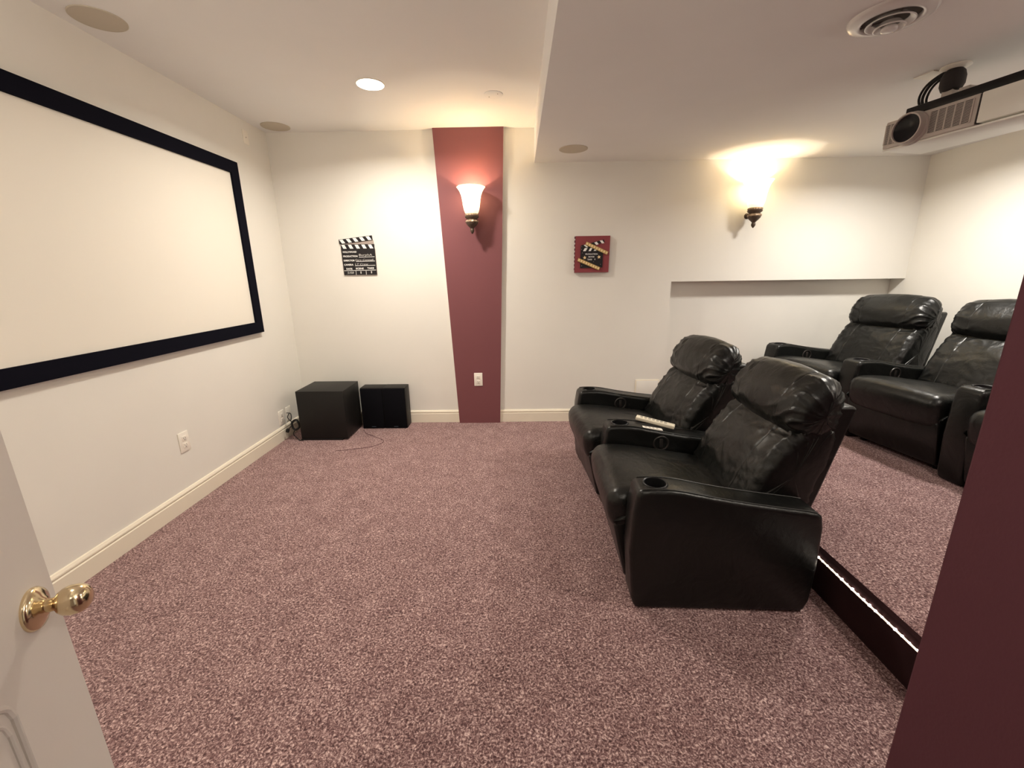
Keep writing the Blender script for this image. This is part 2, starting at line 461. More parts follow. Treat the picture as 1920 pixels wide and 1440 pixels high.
# ---------------------------------------------------------------- clapperboard
cb = empty('clapperboard', (-1.318, D - .0105, 1.313)); tag(cb, 'black and white clapperboard hung left of the maroon strip', 'clapperboard')
W2, BH = .1385, .208
bm = bmesh.new(); prism(bm, [(-W2, 0), (W2, 0), (W2, BH), (-W2 - .004, BH)], 0, .010, 'y')
bm.faces.ensure_lookup_table()
for f in bm.faces:
    f.material_index = 0 if all(abs(v.co.y) < 1e-6 for v in f.verts) else 1
from_bm('slate', bm, [M['board'], M['board_edge']], cb, smooth=False)
# lower stick (fixed)
def stick(name, n, slant, mirror=False):
    b = bmesh.new(); L_ = 2 * W2; hh = .037
    prism(b, [(0, 0), (L_, 0), (L_, hh), (0, hh)], 0.0, .010, 'y', 0)
    cell = L_ / n
    for i in range(n):
        a = i * cell + cell * .08; w_ = cell * .5
        q = [(a + slant, .003), (a + w_ + slant, .003), (a + w_, hh - .003), (a, hh - .003)]
        q = [(min(max(u, .001), L_ - .001), v) for u, v in q]
        quad(b, q, -.0008, 1)
    return from_bm(name, b, [M['board'], M['white_ink']], cb, smooth=False)
st = stick('fixed_stick', 5, .016); st.location = (-W2 - .004, 0, BH)
st2 = stick('clap_stick', 5, .018); st2.location = (-W2 - .012, 0, BH + .0385); st2.rotation_euler = (0, -math.radians(6.2), 0)
bm = bmesh.new(); prism(bm, [(-W2 + .03, BH + .035), (W2 - .006, BH + .035), (W2 - .010, BH + .070), (-W2 + .03, BH + .042)], .004, .011, 'y')
from_bm('back_plate', bm, M['board_edge'], cb, smooth=False)
bm = bmesh.new(); wd = 2 * W2; yy = -.001
def tu(u): return -W2 + u * wd
for tx, u, z, w_ in (('HOLLYWOOD', .03, .178, .41), ('PRODUCTION', .03, .144, .43), ('DIRECTOR', .03, .110, .33), ('CAMERA', .03, .076, .28),
                     ('DATE', .085, .043, .18), ('SCENE', .37, .045, .24), ('TAKE', .72, .047, .2)):
    text_bm(bm, tx, tu(u), z, .014, w_ * wd, yy, bold=.03)
for z, u0 in ((.141, .50), (.107, .40), (.073, .36)):
    quad(bm, [(tu(u0), z), (tu(.97), z + .002), (tu(.97), z + .0055), (tu(u0), z + .0035)], yy)
quad(bm, [(tu(.01), .034), (tu(.98), .036), (tu(.98), .0395), (tu(.01), .0375)], yy)
for u in (.36, .67): quad(bm, [(tu(u), .001), (tu(u) + .003, .001), (tu(u) + .003, .034), (tu(u), .034)], yy)
from_bm('printed_lettering', bm, M['white_ink'], cb, smooth=False)
for tx, u0, z, h_, w_, sh in (('BurphA', .50, .147, .022, .40, .1), ('Gary Connell', .37, .109, .019, .56, .2), ('LT Crew', .36, .0785, .016, .40, .2),
                              ('5/08', .10, .010, .017, .20, .2), ('1', .50, .010, .019, .03, 0), ('1', .82, .012, .019, .03, 0)):
    bm = bmesh.new(); text_bm(bm, tx, tu(u0), z, h_, w_ * wd, yy, shear=sh)
    from_bm('handwritten_entry', bm, M['chalk'], cb, smooth=False)

# ---------------------------------------------------------------- film plaque
pq = empty('wall_plaque', (.612, D - .03, 1.307)); tag(pq, 'square maroon film plaque with clapper and gold film strips on the back wall', 'wall art')
bm = bmesh.new(); prism(bm, [(-.142, 0), (.138, 0), (.142, .286), (-.138, .286)], 0, .03, 'y')
for f in bm.faces: f.material_index = 0 if all(abs(v.co.y) < 1e-6 for v in f.verts) else 1
for i in range(9):
    z = .02 + i * .031; box(bm, -.1455, .004, z, -.138, .026, z + .016, 1)
from_bm('panel', bm, [M['plaque'], M['plaque_edge']], pq, smooth=False)
def U(px, py):      # from the photo crop of the plaque to its own face
    return (-.138 + (px - 517) / 875 * .28, .286 - (py - 320) / 918 * .286)
bm = bmesh.new()
prism(bm, [U(645, 1125), U(1215, 1115), U(1220, 720), U(1180, 640), U(700, 540), U(650, 560)], -.006, .001, 'y', 0)
prism(bm, [U(720, 545), U(1225, 415), U(1250, 480), U(760, 600)], -.008, .001, 'y', 0)
for q in (((985, 490), (1045, 465), (1098, 530), (1040, 548)), ((1120, 440), (1190, 435), (1240, 505), (1180, 515)), ((720, 548), (760, 535), (835, 598), (790, 605)),
          ((750, 620), (822, 620), (775, 698), (705, 698)), ((890, 620), (945, 620), (905, 698), (845, 698)), ((1000, 655), (1040, 670), (1045, 695), (975, 695))):
    quad(bm, [U(*c) for c in q], -.0088, 1)
from_bm('clapper_motif', bm, [M['board'], M['white_ink']], pq, smooth=False)
def strip(a, b, wdt, n):
    """gold film strip from a to b with frames"""
    A = Vector(U(*a)); B = Vector(U(*b)); t = (B - A); ln = t.length; t.normalize(); nrm = Vector((-t.y, t.x))
    m = bmesh.new()
    def pt(s, v): w_ = A + t * s + nrm * v; return (w_.x, w_.y)
    prism(m, [pt(0, -wdt / 2), pt(ln, -wdt / 2), pt(ln, wdt / 2), pt(0, wdt / 2)], -.013, -.006, 'y', 0)
    c = ln / n
    for i in range(n):
        s0 = i * c + c * .18; s1 = i * c + c * .80
        quad(m, [pt(s0, -wdt * .30), pt(s1, -wdt * .30), pt(s1, wdt * .30), pt(s0, wdt * .30)], -.0135, 1)
    return from_bm('film_strip', m, [M['gold'], M['gold_pale']], pq, smooth=False)
strip((775, 500), (1335, 760), .026, 9); strip((580, 905), (1140, 1150), .026, 9)
for cx, cy in ((755, 862), (1118, 850)):
    bm = bmesh.new(); c = Vector(U(cx, cy)); pts = []
    for i in range(10):
        a = PI / 2 + i * PI / 5 + .15; r = .0155 if i % 2 == 0 else .007
        pts.append((c.x + r * math.cos(a), c.y + r * math.sin(a)))
    prism(bm, pts, -.009, -.006, 'y'); from_bm('gold_star', bm, M['gold_pale'], pq, smooth=False)
for cx, cy in ((675, 588), (672, 655), (695, 742), (985, 972), (685, 1070), (1168, 1038)):
    bm = bmesh.new(); c = U(cx, cy); lathe(bm, [(0, -.008), (.003, -.0075), (.0036, -.006)], 12, axis='y', o=(c[0], 0, c[1])); from_bm('stud', bm, M['chrome'], pq)
bm = bmesh.new()
for tx, a, b in (('PRODUCTION', (770, 793), 310), ('MOVIE', (850, 862), 150), ('TAKE', (822, 928), 120), ('1', (1010, 925), 14)):
    c = U(*a); text_bm(bm, tx, c[0], c[1], .0115, b / 875 * .28, -.0068, bold=.015)
from_bm('lettering', bm, M['white_ink'], pq, smooth=False)

# ---------------------------------------------------------------- subwoofer and speakers
sw = empty('subwoofer', (-1.60, 3.40, 0)); tag(sw, 'large black subwoofer cube on the carpet in the left back corner', 'speaker')
bm = bmesh.new(); box(bm, -.192, -.170, .012, .192, .165, .416, bevel=.003)
from_bm('cabinet', bm, M['black_box'], sw)
bm = bmesh.new(); box(bm, -.196, -.173, 0, .150, .16, .012, bevel=.002)
from_bm('base_plate', bm, M['black_plastic'], sw)
for i, lb in enumerate(('black bookshelf speaker standing against the subwoofer side', 'black bookshelf speaker nearest the maroon strip')):
    sp = empty('bookshelf_speaker', (-1.2785 + i * .196, 3.565, 0)); tag(sp, lb, 'speaker', None)
    bm = bmesh.new(); box(bm, -.0975, -.060, 0, .0975, .070, .366, bevel=.002)
    from_bm('cabinet', bm, M['black_box'], sp)
    bm = bmesh.new(); box(bm, -.095, -.076, .003, .095, -.060, .362, bevel=.004)
    g = from_bm('grille_cover', bm, M['black_cloth'], sp)
    bm = bmesh.new(); box(bm, -.018, -.0775, .016, .018, -.0755, .021)
    from_bm('badge', bm, M['badge'], g, smooth=False)
# power cord and plug lying between the outlets and the subwoofer
pc = empty('power_cord', (-1.86, 3.26, 0)); tag(pc, 'black looped cord with plug beside the subwoofer', 'cord')
ox, oy = 1.86, -3.26
def cpts(l, per=6): return [v + Vector((1.86, -3.26, 0)) for v in catmull(l, per, closed=False)]
bm = bmesh.new()
cord = [(-1.925, 3.30, .215), (-1.88, 3.27, .222), (-1.865, 3.255, .20), (-1.87, 3.25, .165), (-1.865, 3.245, .13), (-1.89, 3.235, .10)]
tube(bm, cpts(cord), .0035)
cord = [(-1.90, 3.29, .214), (-1.90, 3.26, .19), (-1.875, 3.25, .16)]
tube(bm, cpts(cord), .0035)
ring = [(-1.835 + .030 * math.sin(a), 3.245, .13 + .042 * math.cos(a) + .004 * math.sin(3 * a)) for a in [i * 2 * PI / 20 for i in range(20)]]
tube(bm, [Vector(q) + Vector((1.86, -3.26, 0)) for q in ring], .0085, closed=True)
cord = [(-1.845, 3.25, .09), (-1.86, 3.24, .05), (-1.83, 3.24, .012), (-1.80, 3.215, .006), (-1.77, 3.22, .006)]
tube(bm, cpts(cord), .0035)
from_bm('cable', bm, M['black_plastic'], pc)
bm = bmesh.new(); box(bm, -.012, -.010, -.032, .012, .010, 0, bevel=.004)
pg = from_bm('plug', bm, M['black_plastic'], pc); pg.location = (-.035, -.026, .10); pg.rotation_euler = (0, .35, 0)
# thin dark cord on the carpet in front of the speakers
bm = bmesh.new()
pts = [(-1.36, 3.46, .003), (-1.30, 3.36, .004), (-1.18, 3.27, .004), (-1.10, 3.18, .004), (-1.16, 3.08, .004), (-1.30, 3.03, .004), (-1.42, 3.00, .003)]
tube(bm, [v + Vector((1.2, -3.2, 0)) for v in catmull(pts, 8, closed=False)], .0014, 6)
lw = from_bm('speaker_wire', bm, paint('wire_jacket', (0.10, 0.035, 0.05), .6, 0)); lw.location = (-1.2, 3.2, 0)
tag(lw, 'thin dark wire curling on the carpet before the speakers', 'cord')

# ---------------------------------------------------------------- ceiling fittings
def ceil_speaker(loc, label):
    o = empty('ceiling_speaker', loc); tag(o, label, 'ceiling speaker')
    bm = bmesh.new(); r = lathe(bm, [(.1, 0), (.1, -.003), (.097, -.0045), (.094, -.004)], 64); from_bm('rim', bm, M['grille'], o)
    bm = bmesh.new(); r = lathe(bm, [(.0945, -.0035), (.05, -.0042), (0.0, -.0044)], 64); from_bm('grille', bm, M['grille'], o)
ceil_speaker((-1.803, 2.141, H), 'large tan round ceiling speaker grille above the projection screen')
ceil_speaker((-1.80, 3.516, H), 'tan round ceiling speaker grille in the left back corner')
ceil_speaker((.40, 3.294, HS), 'tan round speaker grille in the dropped ceiling near the plaque')
ceil_speaker((3.05, 3.22, HS), 'faint round speaker grille on the ceiling below the projector')
dl = empty('recessed_downlight', (-.855, 2.832, H)); tag(dl, 'glowing round recessed downlight in the ceiling', 'ceiling light')
bm = bmesh.new(); lathe(bm, [(.082, 0), (.082, -.003), (.078, -.006), (.070, -.004), (.066, 0.0)], 64); from_bm('trim_ring', bm, M['plate'], dl)
bm = bmesh.new(); lathe(bm, [(.077, -.0062), (.04, -.007), (0, -.0075)], 64); from_bm('lens', bm, M['lamp_lens'], dl)
sd = empty('junction_cover', (-.142, 3.02, H)); tag(sd, 'flat round white cover plate on the ceiling before the maroon strip', 'cover plate')
bm = bmesh.new(); lathe(bm, [(.06, 0), (.06, -.003), (.056, -.0055), (0, -.006)], 48); from_bm('cover', bm, M['ceil'], sd)
for s in (-1, 1):
    bm = bmesh.new(); lathe(bm, [(0, -.0075), (.003, -.007), (.003, -.005)], 10, o=(s * .028, -s * .022, 0)); from_bm('screw', bm, M['slot'], sd)
# round vent
vt = empty('ceiling_vent', (1.302, 1.752, HS)); tag(vt, 'round white ceiling vent with stepped rings', 'vent')
M['vent'] = paint('vent_metal', (0.78, 0.77, 0.75), 0.22, 0, spec=.6)
bm = bmesh.new(); lathe(bm, [(.125, 0), (.124, -.006), (.115, -.012), (.095, -.016), (.086, -.017), (.083, -.013), (.083, .0)], 64); from_bm('flange', bm, M['vent'], vt, angle=60)
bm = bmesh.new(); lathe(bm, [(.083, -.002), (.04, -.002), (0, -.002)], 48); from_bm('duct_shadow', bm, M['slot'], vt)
for r0, r1, z0, z1 in ((.052, .070, -.008, -.022), (.030, .046, -.020, -.036)):
    bm = bmesh.new(); lathe(bm, [(r0, z0), (r1 - .002, z1 + .001), (r1, z1), (r1, z1 - .002), (r1 - .004, z1 - .003), (r0 - .002, z0 - .004), (r0, z0)], 64); from_bm('louver_ring', bm, M['vent'], vt, angle=60)
bm = bmesh.new(); lathe(bm, [(0, -.028), (.020, -.030), (.025, -.040), (.022, -.046), (.010, -.049), (0, -.050)], 48); from_bm('center_cap', bm, M['vent'], vt, angle=60)
for a in (0.3, 0.3 + 2 * PI / 3, 0.3 + 4 * PI / 3):
    bm = bmesh.new(); box(bm, .02, -.002, -.014, .084, .002, -.009); s_ = from_bm('spoke', bm, M['slot'], vt, smooth=False); s_.rotation_euler = (0, 0, a)

# ---------------------------------------------------------------- sconces
def sconce(x, wall_y, z0, label):
    out = .112
    o = empty('wall_sconce', (x, wall_y - out, z0)); tag(o, label, 'wall lamp')
    def wob(a, h): return .022 * max(0, (h - .15) / .045) * math.cos(8 * a)
    bm = bmesh.new()
    lathe(bm, [(.044, 0), (.053, .012), (.060, .035), (.065, .065), (.069, .10), (.076, .135), (.088, .165), (.102, .186), (.108, .194), (.106, .197), (.099, .188),
               (.085, .167), (.073, .137), (.066, .10), (.062, .065), (.057, .036), (.050, .014), (.040, .004)], 64, wob=wob)
    from_bm('shade', bm, M['shade'], o, angle=80)
    bm = bmesh.new()
    lathe(bm, [(0, .004), (.044, .004), (.052, -.002), (.053, -.010), (.048, -.016)], 40, wob=lambda a, h: .03 * math.cos(20 * a)); from_bm('collar', bm, M['bronze_band'], o)
    bm = bmesh.new()
    lathe(bm, [(.048, -.014), (.055, -.019), (.052, -.027), (.040, -.036), (.036, -.042), (.044, -.050), (.048, -.060), (.044, -.072), (.032, -.086), (.019, -.098), (.012, -.106),
               (.015, -.114), (.016, -.124), (.011, -.135), (.006, -.142), (0, -.147)], 40)
    from_bm('bowl_base', bm, M['bronze'], o)
    bm = bmesh.new(); lathe(bm, [(.036, -.040), (.047, -.047), (.050, -.056), (.045, -.063)], 40, wob=lambda a, h: .06 * math.cos(10 * a)); from_bm('acanthus_band', bm, M['bronze_band'], o)
    bm = bmesh.new(); tube(bm, [(0, .02, -.045), (0, .07, -.048), (0, out - .004, -.045)], .009, 12); from_bm('arm', bm, M['bronze'], o)
    bm = bmesh.new(); lathe(bm, [(0, out - .010), (.014, out - .010), (.020, out - .005), (.023, out)], 32, axis='y', o=(0, 0, -.045)); from_bm('backplate', bm, M['bronze'], o)
    ld = bpy.data.lights.new('sconce_bulb', 'POINT'); ld.energy = SC_E; ld.color = (1, .88, .68); ld.shadow_soft_size = .005
    lo = bpy.data.objects.new('sconce_bulb', ld); lo.location = (x, wall_y - out, z0 + .13); C.objects.link(lo)
    # light scattered by the glowing glass
    ld = bpy.data.lights.new('sconce_glow', 'POINT'); ld.energy = SC_E * .16; ld.color = (1, .80, .52); ld.shadow_soft_size = .09
    lo = bpy.data.objects.new('sconce_glow', ld); lo.location = (x, wall_y - .27, z0 + .10); C.objects.link(lo)
    return o
SC_E = 4.6
sconce(-.353, PYF, 1.757, 'lit bell glass sconce with bronze base on the maroon strip')
sconce(1.850, D, 1.772, 'lit bell glass sconce with bronze base on the cream wall above the recess')

# ---------------------------------------------------------------- LED rope under the platform nosing
lr = empty('rope_light', (PX, 2.0, .159)); tag(lr, 'glowing LED rope light along the platform step', 'strip light')
bm = bmesh.new(); tube(bm, [(-.004, -1.2 + i * .1, .0015 * math.sin(i * 2.1)) for i in range(25)], .0032, 8); from_bm('rope', bm, M['led'], lr)
bm = bmesh.new()
for i in range(92):
    y = -1.19 + i * .026; s = .0034 + .0026 * random.random()
    bmesh.ops.create_icosphere(bm, subdivisions=1, radius=s, matrix=Matrix.Translation((-.006, y, .003)))
M['led2'] = emit('led_bulbs', (1.0, .9, .78), 11)
bl = from_bm('led_beads', bm, M['led2'], lr); bl['kind'] = 'stuff'

# ---------------------------------------------------------------- projector
u = Vector((.234, -.972, 0)); pr = empty('projector', (1.748, 2.262, 1.852), math.atan2(u.y, u.x))
tag(pr, 'silver and white projector hanging from the low ceiling on the right', 'projector')
PW, PH, PD_ = .352, .115, .23
bm = bmesh.new(); box(bm, 0, 0, 0.0, PW, PD_, PH, bevel=.006, seg=3); from_bm('body', bm, M['silver'], pr)
bm = bmesh.new(); box(bm, .0, .004, -.010, .56, PD_ + .01, 0.0, bevel=.004); from_bm('base', bm, M['white_plastic'], pr)
bm = bmesh.new(); box(bm, PW + .008, -.006, .004, .58, PD_, PH - .002, bevel=.004); from_bm('white_panel', bm, M['white_plastic'], pr)
bm = bmesh.new(); box(bm, PW - .001, .002, .004, PW + .009, PD_, PH - .004); from_bm('panel_gap', bm, M['silver_dark'], pr, smooth=False)
bm = bmesh.new(); box(bm, .07, .01, PH - .002, .60, PD_ - .02, PH + .036, bevel=.004); box(bm, .02, .05, PH - .002, .10, PD_ - .06, PH + .016, bevel=.003)
from_bm('top_cover', bm, M['black_plastic'], pr)
def grille(x0, x1, cols, rows):
    bm = bmesh.new(); box(bm, x0, -.0010, .016, x1, .002, PH - .014, 1)
    dz = (PH - .030) / rows
    for r in range(rows + 1): box(bm, x0, -.004, .016 + r * dz - dz * .22, x1, 0, .016 + r * dz + dz * .22)
    for c in range(cols + 1):
        xx = x0 + (x1 - x0) * c / cols; box(bm, xx - .0022, -.0042, .016, xx + .0022, 0, PH - .014)
    return from_bm('vent_grille', bm, [M['silver'], M['silver_dark']], pr, smooth=False)
grille(.185, .335, 5, 16); grille(.006, .066, 3, 16)
bm = bmesh.new(); lathe(bm, [(.068, .004), (.068, -.008), (.066, -.012), (.058, -.012)], 64, axis='y', o=(.118, 0, .056)); 
lathe(bm, [(.063, -.010), (.0625, -.034), (.061, -.038), (.056, -.038), (.0545, -.034), (.054, -.008)], 64, axis='y', o=(.118, 0, .056)); lens_ring = from_bm('lens_barrel', bm, M['silver'], pr)
bm = bmesh.new(); lathe(bm, [(0, -.016), (.02, -.018), (.044, -.024), (.0545, -.031)], 48, axis='y', o=(.118, 0, .056)); from_bm('lens_glass', bm, M['glass_dark'], lens_ring)
# ceiling mount
mt = bmesh.new(); mx_, my_ = .155, .125; ztop = HS - 1.852
lathe(mt, [(0, ztop - .001), (.05, ztop - .001), (.052, ztop - .006), (.035, ztop - .014), (.0, ztop - .016)], 40, o=(mx_, my_, 0))
box(mt, mx_ - .13, my_ - .05, ztop - .004, mx_ - .05, my_ + .05, ztop - .0005)
mount = from_bm('ceiling_mount', mt, M['plate'], pr)
bm = bmesh.new(); lathe(bm, [(0, ztop - .012), (.026, ztop - .014), (.036, ztop - .025), (.042, ztop - .045), (.042, ztop - .075), (.034, ztop - .095), (.018, ztop - .10), (0, ztop - .10)], 32, o=(mx_, my_, 0))
from_bm('ball_joint', bm, M['silver_dark'], mount)
bm = bmesh.new()
box(bm, mx_ - .07, my_ - .05, PH + .034, mx_ + .07, my_ + .05, PH + .044, bevel=.003)
box(bm, mx_ + .05, my_ - .03, PH + .03, mx_ + .09, my_ + .02, PH + .075, bevel=.003); box(bm, mx_ - .02, my_ - .02, PH + .03, mx_ + .02, my_ + .02, ztop - .09)
for a in range(4):
    ca, sa = math.cos(a * PI / 2 + .6), math.sin(a * PI / 2 + .6)
    tube(bm, [(mx_ + .03 * ca, my_ + .03 * sa, PH + .035), (mx_ + .09 * ca, my_ + .09 * sa, PH + .04), (mx_ + .12 * ca, my_ + .10 * sa, PH + .018)], .006, 8)
from_bm('bracket', bm, M['silver'], mount)
bm = bmesh.new()
for dy, rr in ((0, .006), (.012, .005), (-.010, .005)):
    pts = catmull([(mx_ + .01, my_ + dy, ztop - .012), (mx_ - .045, my_ + dy * 1.5, ztop - .02), (mx_ - .085, my_ - .01 + dy * 1.8, ztop - .05), (mx_ - .095, my_ - .02 + dy * 2, ztop - .10), (mx_ - .07, my_ - .02 + dy * 2, PH + .035), (mx_ - .03, my_ + dy, PH + .025), (mx_ + .0, my_ + .03 + dy, PH + .04), (mx_ + .03, my_ + .06, PH + .06)], 8, closed=False)
    tube(bm, pts, rr, 8)
from_bm('cable_loop', bm, M['black_plastic'], pr)

# ---------------------------------------------------------------- recliners
def pillow(profile, W, r, per=8, seams=(), puff=0.0, wr=0.0, wf=None, seed=0, N=72, flare=0.0, crease_k=None, sag=None):
    """soft cushion: closed (x,z) profile swept along y with rolled ends; seams = list of |y|/half-width"""
    P2 = catmull(profile, per); n = len(P2)
    nor = []
    area = sum(P2[i].x * P2[(i + 1) % n].y - P2[(i + 1) % n].x * P2[i].y for i in range(n))
    for i in range(n):
        t = (P2[(i + 1) % n] - P2[i - 1]).normalized(); q = Vector((t.y, -t.x))
        if area < 0: q = -q
        nor.append(q)
    hw = W / 2
    ys = []
    for i in range(N + 1):
        s = -1 + 2 * i / N; ys.append(hw * (math.sin(s * PI / 2) * .35 + s * .65))
    for sm in seams:
        for s in (-1, 1):
            for d_ in (-.004, -.0018, 0, .0018, .004): ys.append(s * sm * hw + d_)
    # extra rings over the roll
    for i in range(9):
        a = i / 8 * PI / 2
        for s in (-1, 1): ys.append(s * (hw - r + r * math.sin(a)))
    ys = sorted(set(round(y, 5) for y in ys)); ys = [y for j, y in enumerate(ys) if j == 0 or y - ys[j - 1] > 4e-4]
    cx = sum(v.x for v in P2) / n; cz = sum(v.y for v in P2) / n
    bm = bmesh.new(); rings = []
    for y in ys:
        e = max(0, abs(y) - (hw - r)) / r; e = min(e, 1)
        inset = r * (1 - math.sqrt(max(0, 1 - e * e)))
        f = puff * (1 - (y / hw) ** 2)
        ring = []
        for i, (v, q) in enumerate(zip(P2, nor)):
            d_ = f - inset
            for sm in seams:
                w_ = (abs(y) - sm * hw); d_ -= .0016 * math.exp(-(w_ / .003) ** 2)
            if wr:
                m_ = wf(y / hw, i / n, v) if wf else 1.0
                if m_ > 0:
                    t_ = i / n
                    wx = noise.noise(Vector((v.x * 6, y * 6 + seed, v.y * 6))) * .05
                    a_ = noise.noise(Vector((v.x * 22 + seed, (y + wx) * 9 + v.x * 6, (v.y + wx) * 24)))
                    b_ = noise.noise(Vector((v.x * 45 + seed, (y + wx) * 20, (v.y + wx) * 50)))
                    rd = (1 - min(1, abs(a_) * 3.0)) ** 1.5
                    d_ += wr * m_ * (rd * 1.0 + b_ * .35 - .3)
            d_ += .004 * noise.noise(Vector((v.x * 5, y * 5 + seed, v.y * 5)))
            p_ = v + q * d_
            zz = p_.y - (sag(y / hw, p_.x) if sag else 0)
            ring.append(bm.verts.new((p_.x, y, zz)))
        rings.append(ring)
    for A, B in zip(rings, rings[1:]):
        for i in range(n): bm.faces.new((A[i], A[(i + 1) % n], B[(i + 1) % n], B[i]))
    for ring, s in ((rings[0], -1), (rings[-1], 1)):
        prev = ring
        c = Vector((sum(v.co.x for v in ring) / n, ring[0].co.y, sum(v.co.z for v in ring) / n))
        for kx, off in ((.8, .35), (.55, .6), (.28, .75)):
            nx = [bm.verts.new(c + (v.co - c) * kx + Vector((0, s * r * .12 * off, 0))) for v in ring]
            for i in range(n): bm.faces.new((prev[i], prev[(i + 1) % n], nx[(i + 1) % n], nx[i]))
            prev = nx
        cc = bm.verts.new(c + Vector((0, s * r * .12, 0)))
        for i in range(n): bm.faces.new((prev[i], prev[(i + 1) % n], cc))
    return bm

SW = .545; AW = .128; SP = .68
def arm_mesh(inner):
    """arm in chair frame without y offset; front at x=0, along +x"""
    top = [(-.002, .490), (.004, .508), (.020, .519), (.06, .521), (.12, .519), (.17, .513), (.23, .501), (.30, .487), (.40, .470), (.52, .453), (.62, .440), (.660, .433), (.680, .418)]
    prof = [(.016, .0), (.002, .045), (-.016, .25), (-.012, .42)] + top + [(.690, .37), (.694, .20), (.688, .05), (.670, .0)]
    bm = bmesh.new(); prism(bm, prof, -AW / 2, AW / 2, 'y')
    o = from_bm('arm', bm, M['leather'], None, angle=50)
    bv = o.modifiers.new('b', 'BEVEL'); bv.width = .020; bv.segments = 5; bv.limit_method = 'ANGLE'; bv.angle_limit = math.radians(60)
    c = bmesh.new(); rg = lathe(c, [(.0405, .40), (.0405, .60)], 48, o=(.078, 0, 0)); cap(c, rg[0]); cap(c, rg[-1])
    cut = from_bm('cut', c, M['leather'], None)
    bo = o.modifiers.new('c', 'BOOLEAN'); bo.operation = 'DIFFERENCE'; bo.object = cut; bo.solver = 'EXACT'
    bpy.context.view_layer.update()
    finish_mesh(o); bpy.data.objects.remove(cut)
    o.data.shade_smooth(); o.data.set_sharp_from_angle(angle=math.radians(50))
    # rings
    b = bmesh.new()
    lathe(b, [(0, .436), (.037, .436), (.038, .443), (.0385, .516), (.040, .5225), (.044, .5245), (.047, .523), (.048, .519)], 48, o=(.078, 0, 0))
    ch = from_bm('cup_holder', b, M['black_plastic'], o, angle=50)
    b = bmesh.new(); pts = [(.078 + .0385 * math.cos(a), .0385 * math.sin(a), .5355) for a in [i * 2 * PI / 40 for i in range(40)]]
    b = bmesh.new()
    for s in (-1, 1):
        tube(b, [(q[0], s * (AW / 2 - .013), q[1] + .0004) for q in [(t[0], t[1]) for t in catmull(top[2:-1], 4, closed=False)]], .0022, 6)
    from_bm('piping', b, M['leather_piping'], o)
    return o

ARM = arm_mesh(True)
hb = bmesh.new()
R0 = .038
tube(hb, [(R0 * math.cos(a), 0, R0 * math.sin(a)) for a in [i * 2 * PI / 40 for i in range(40)]], .0045, 8, closed=True)
lathe(hb, [(0, .006), (.020, .004), (.034, .0)], 40, axis='y')
box(hb, -.010, -.004, -.026, .010, .004, .026, bevel=.004)
HANDLE = from_bm('recline_handle', hb, paint('handle_plastic', (.024, .020, .018), .35, 0, spec=.6), None)
HANDLE.parent = ARM; HANDLE.location = (.285, -AW / 2 - .0005, .428)

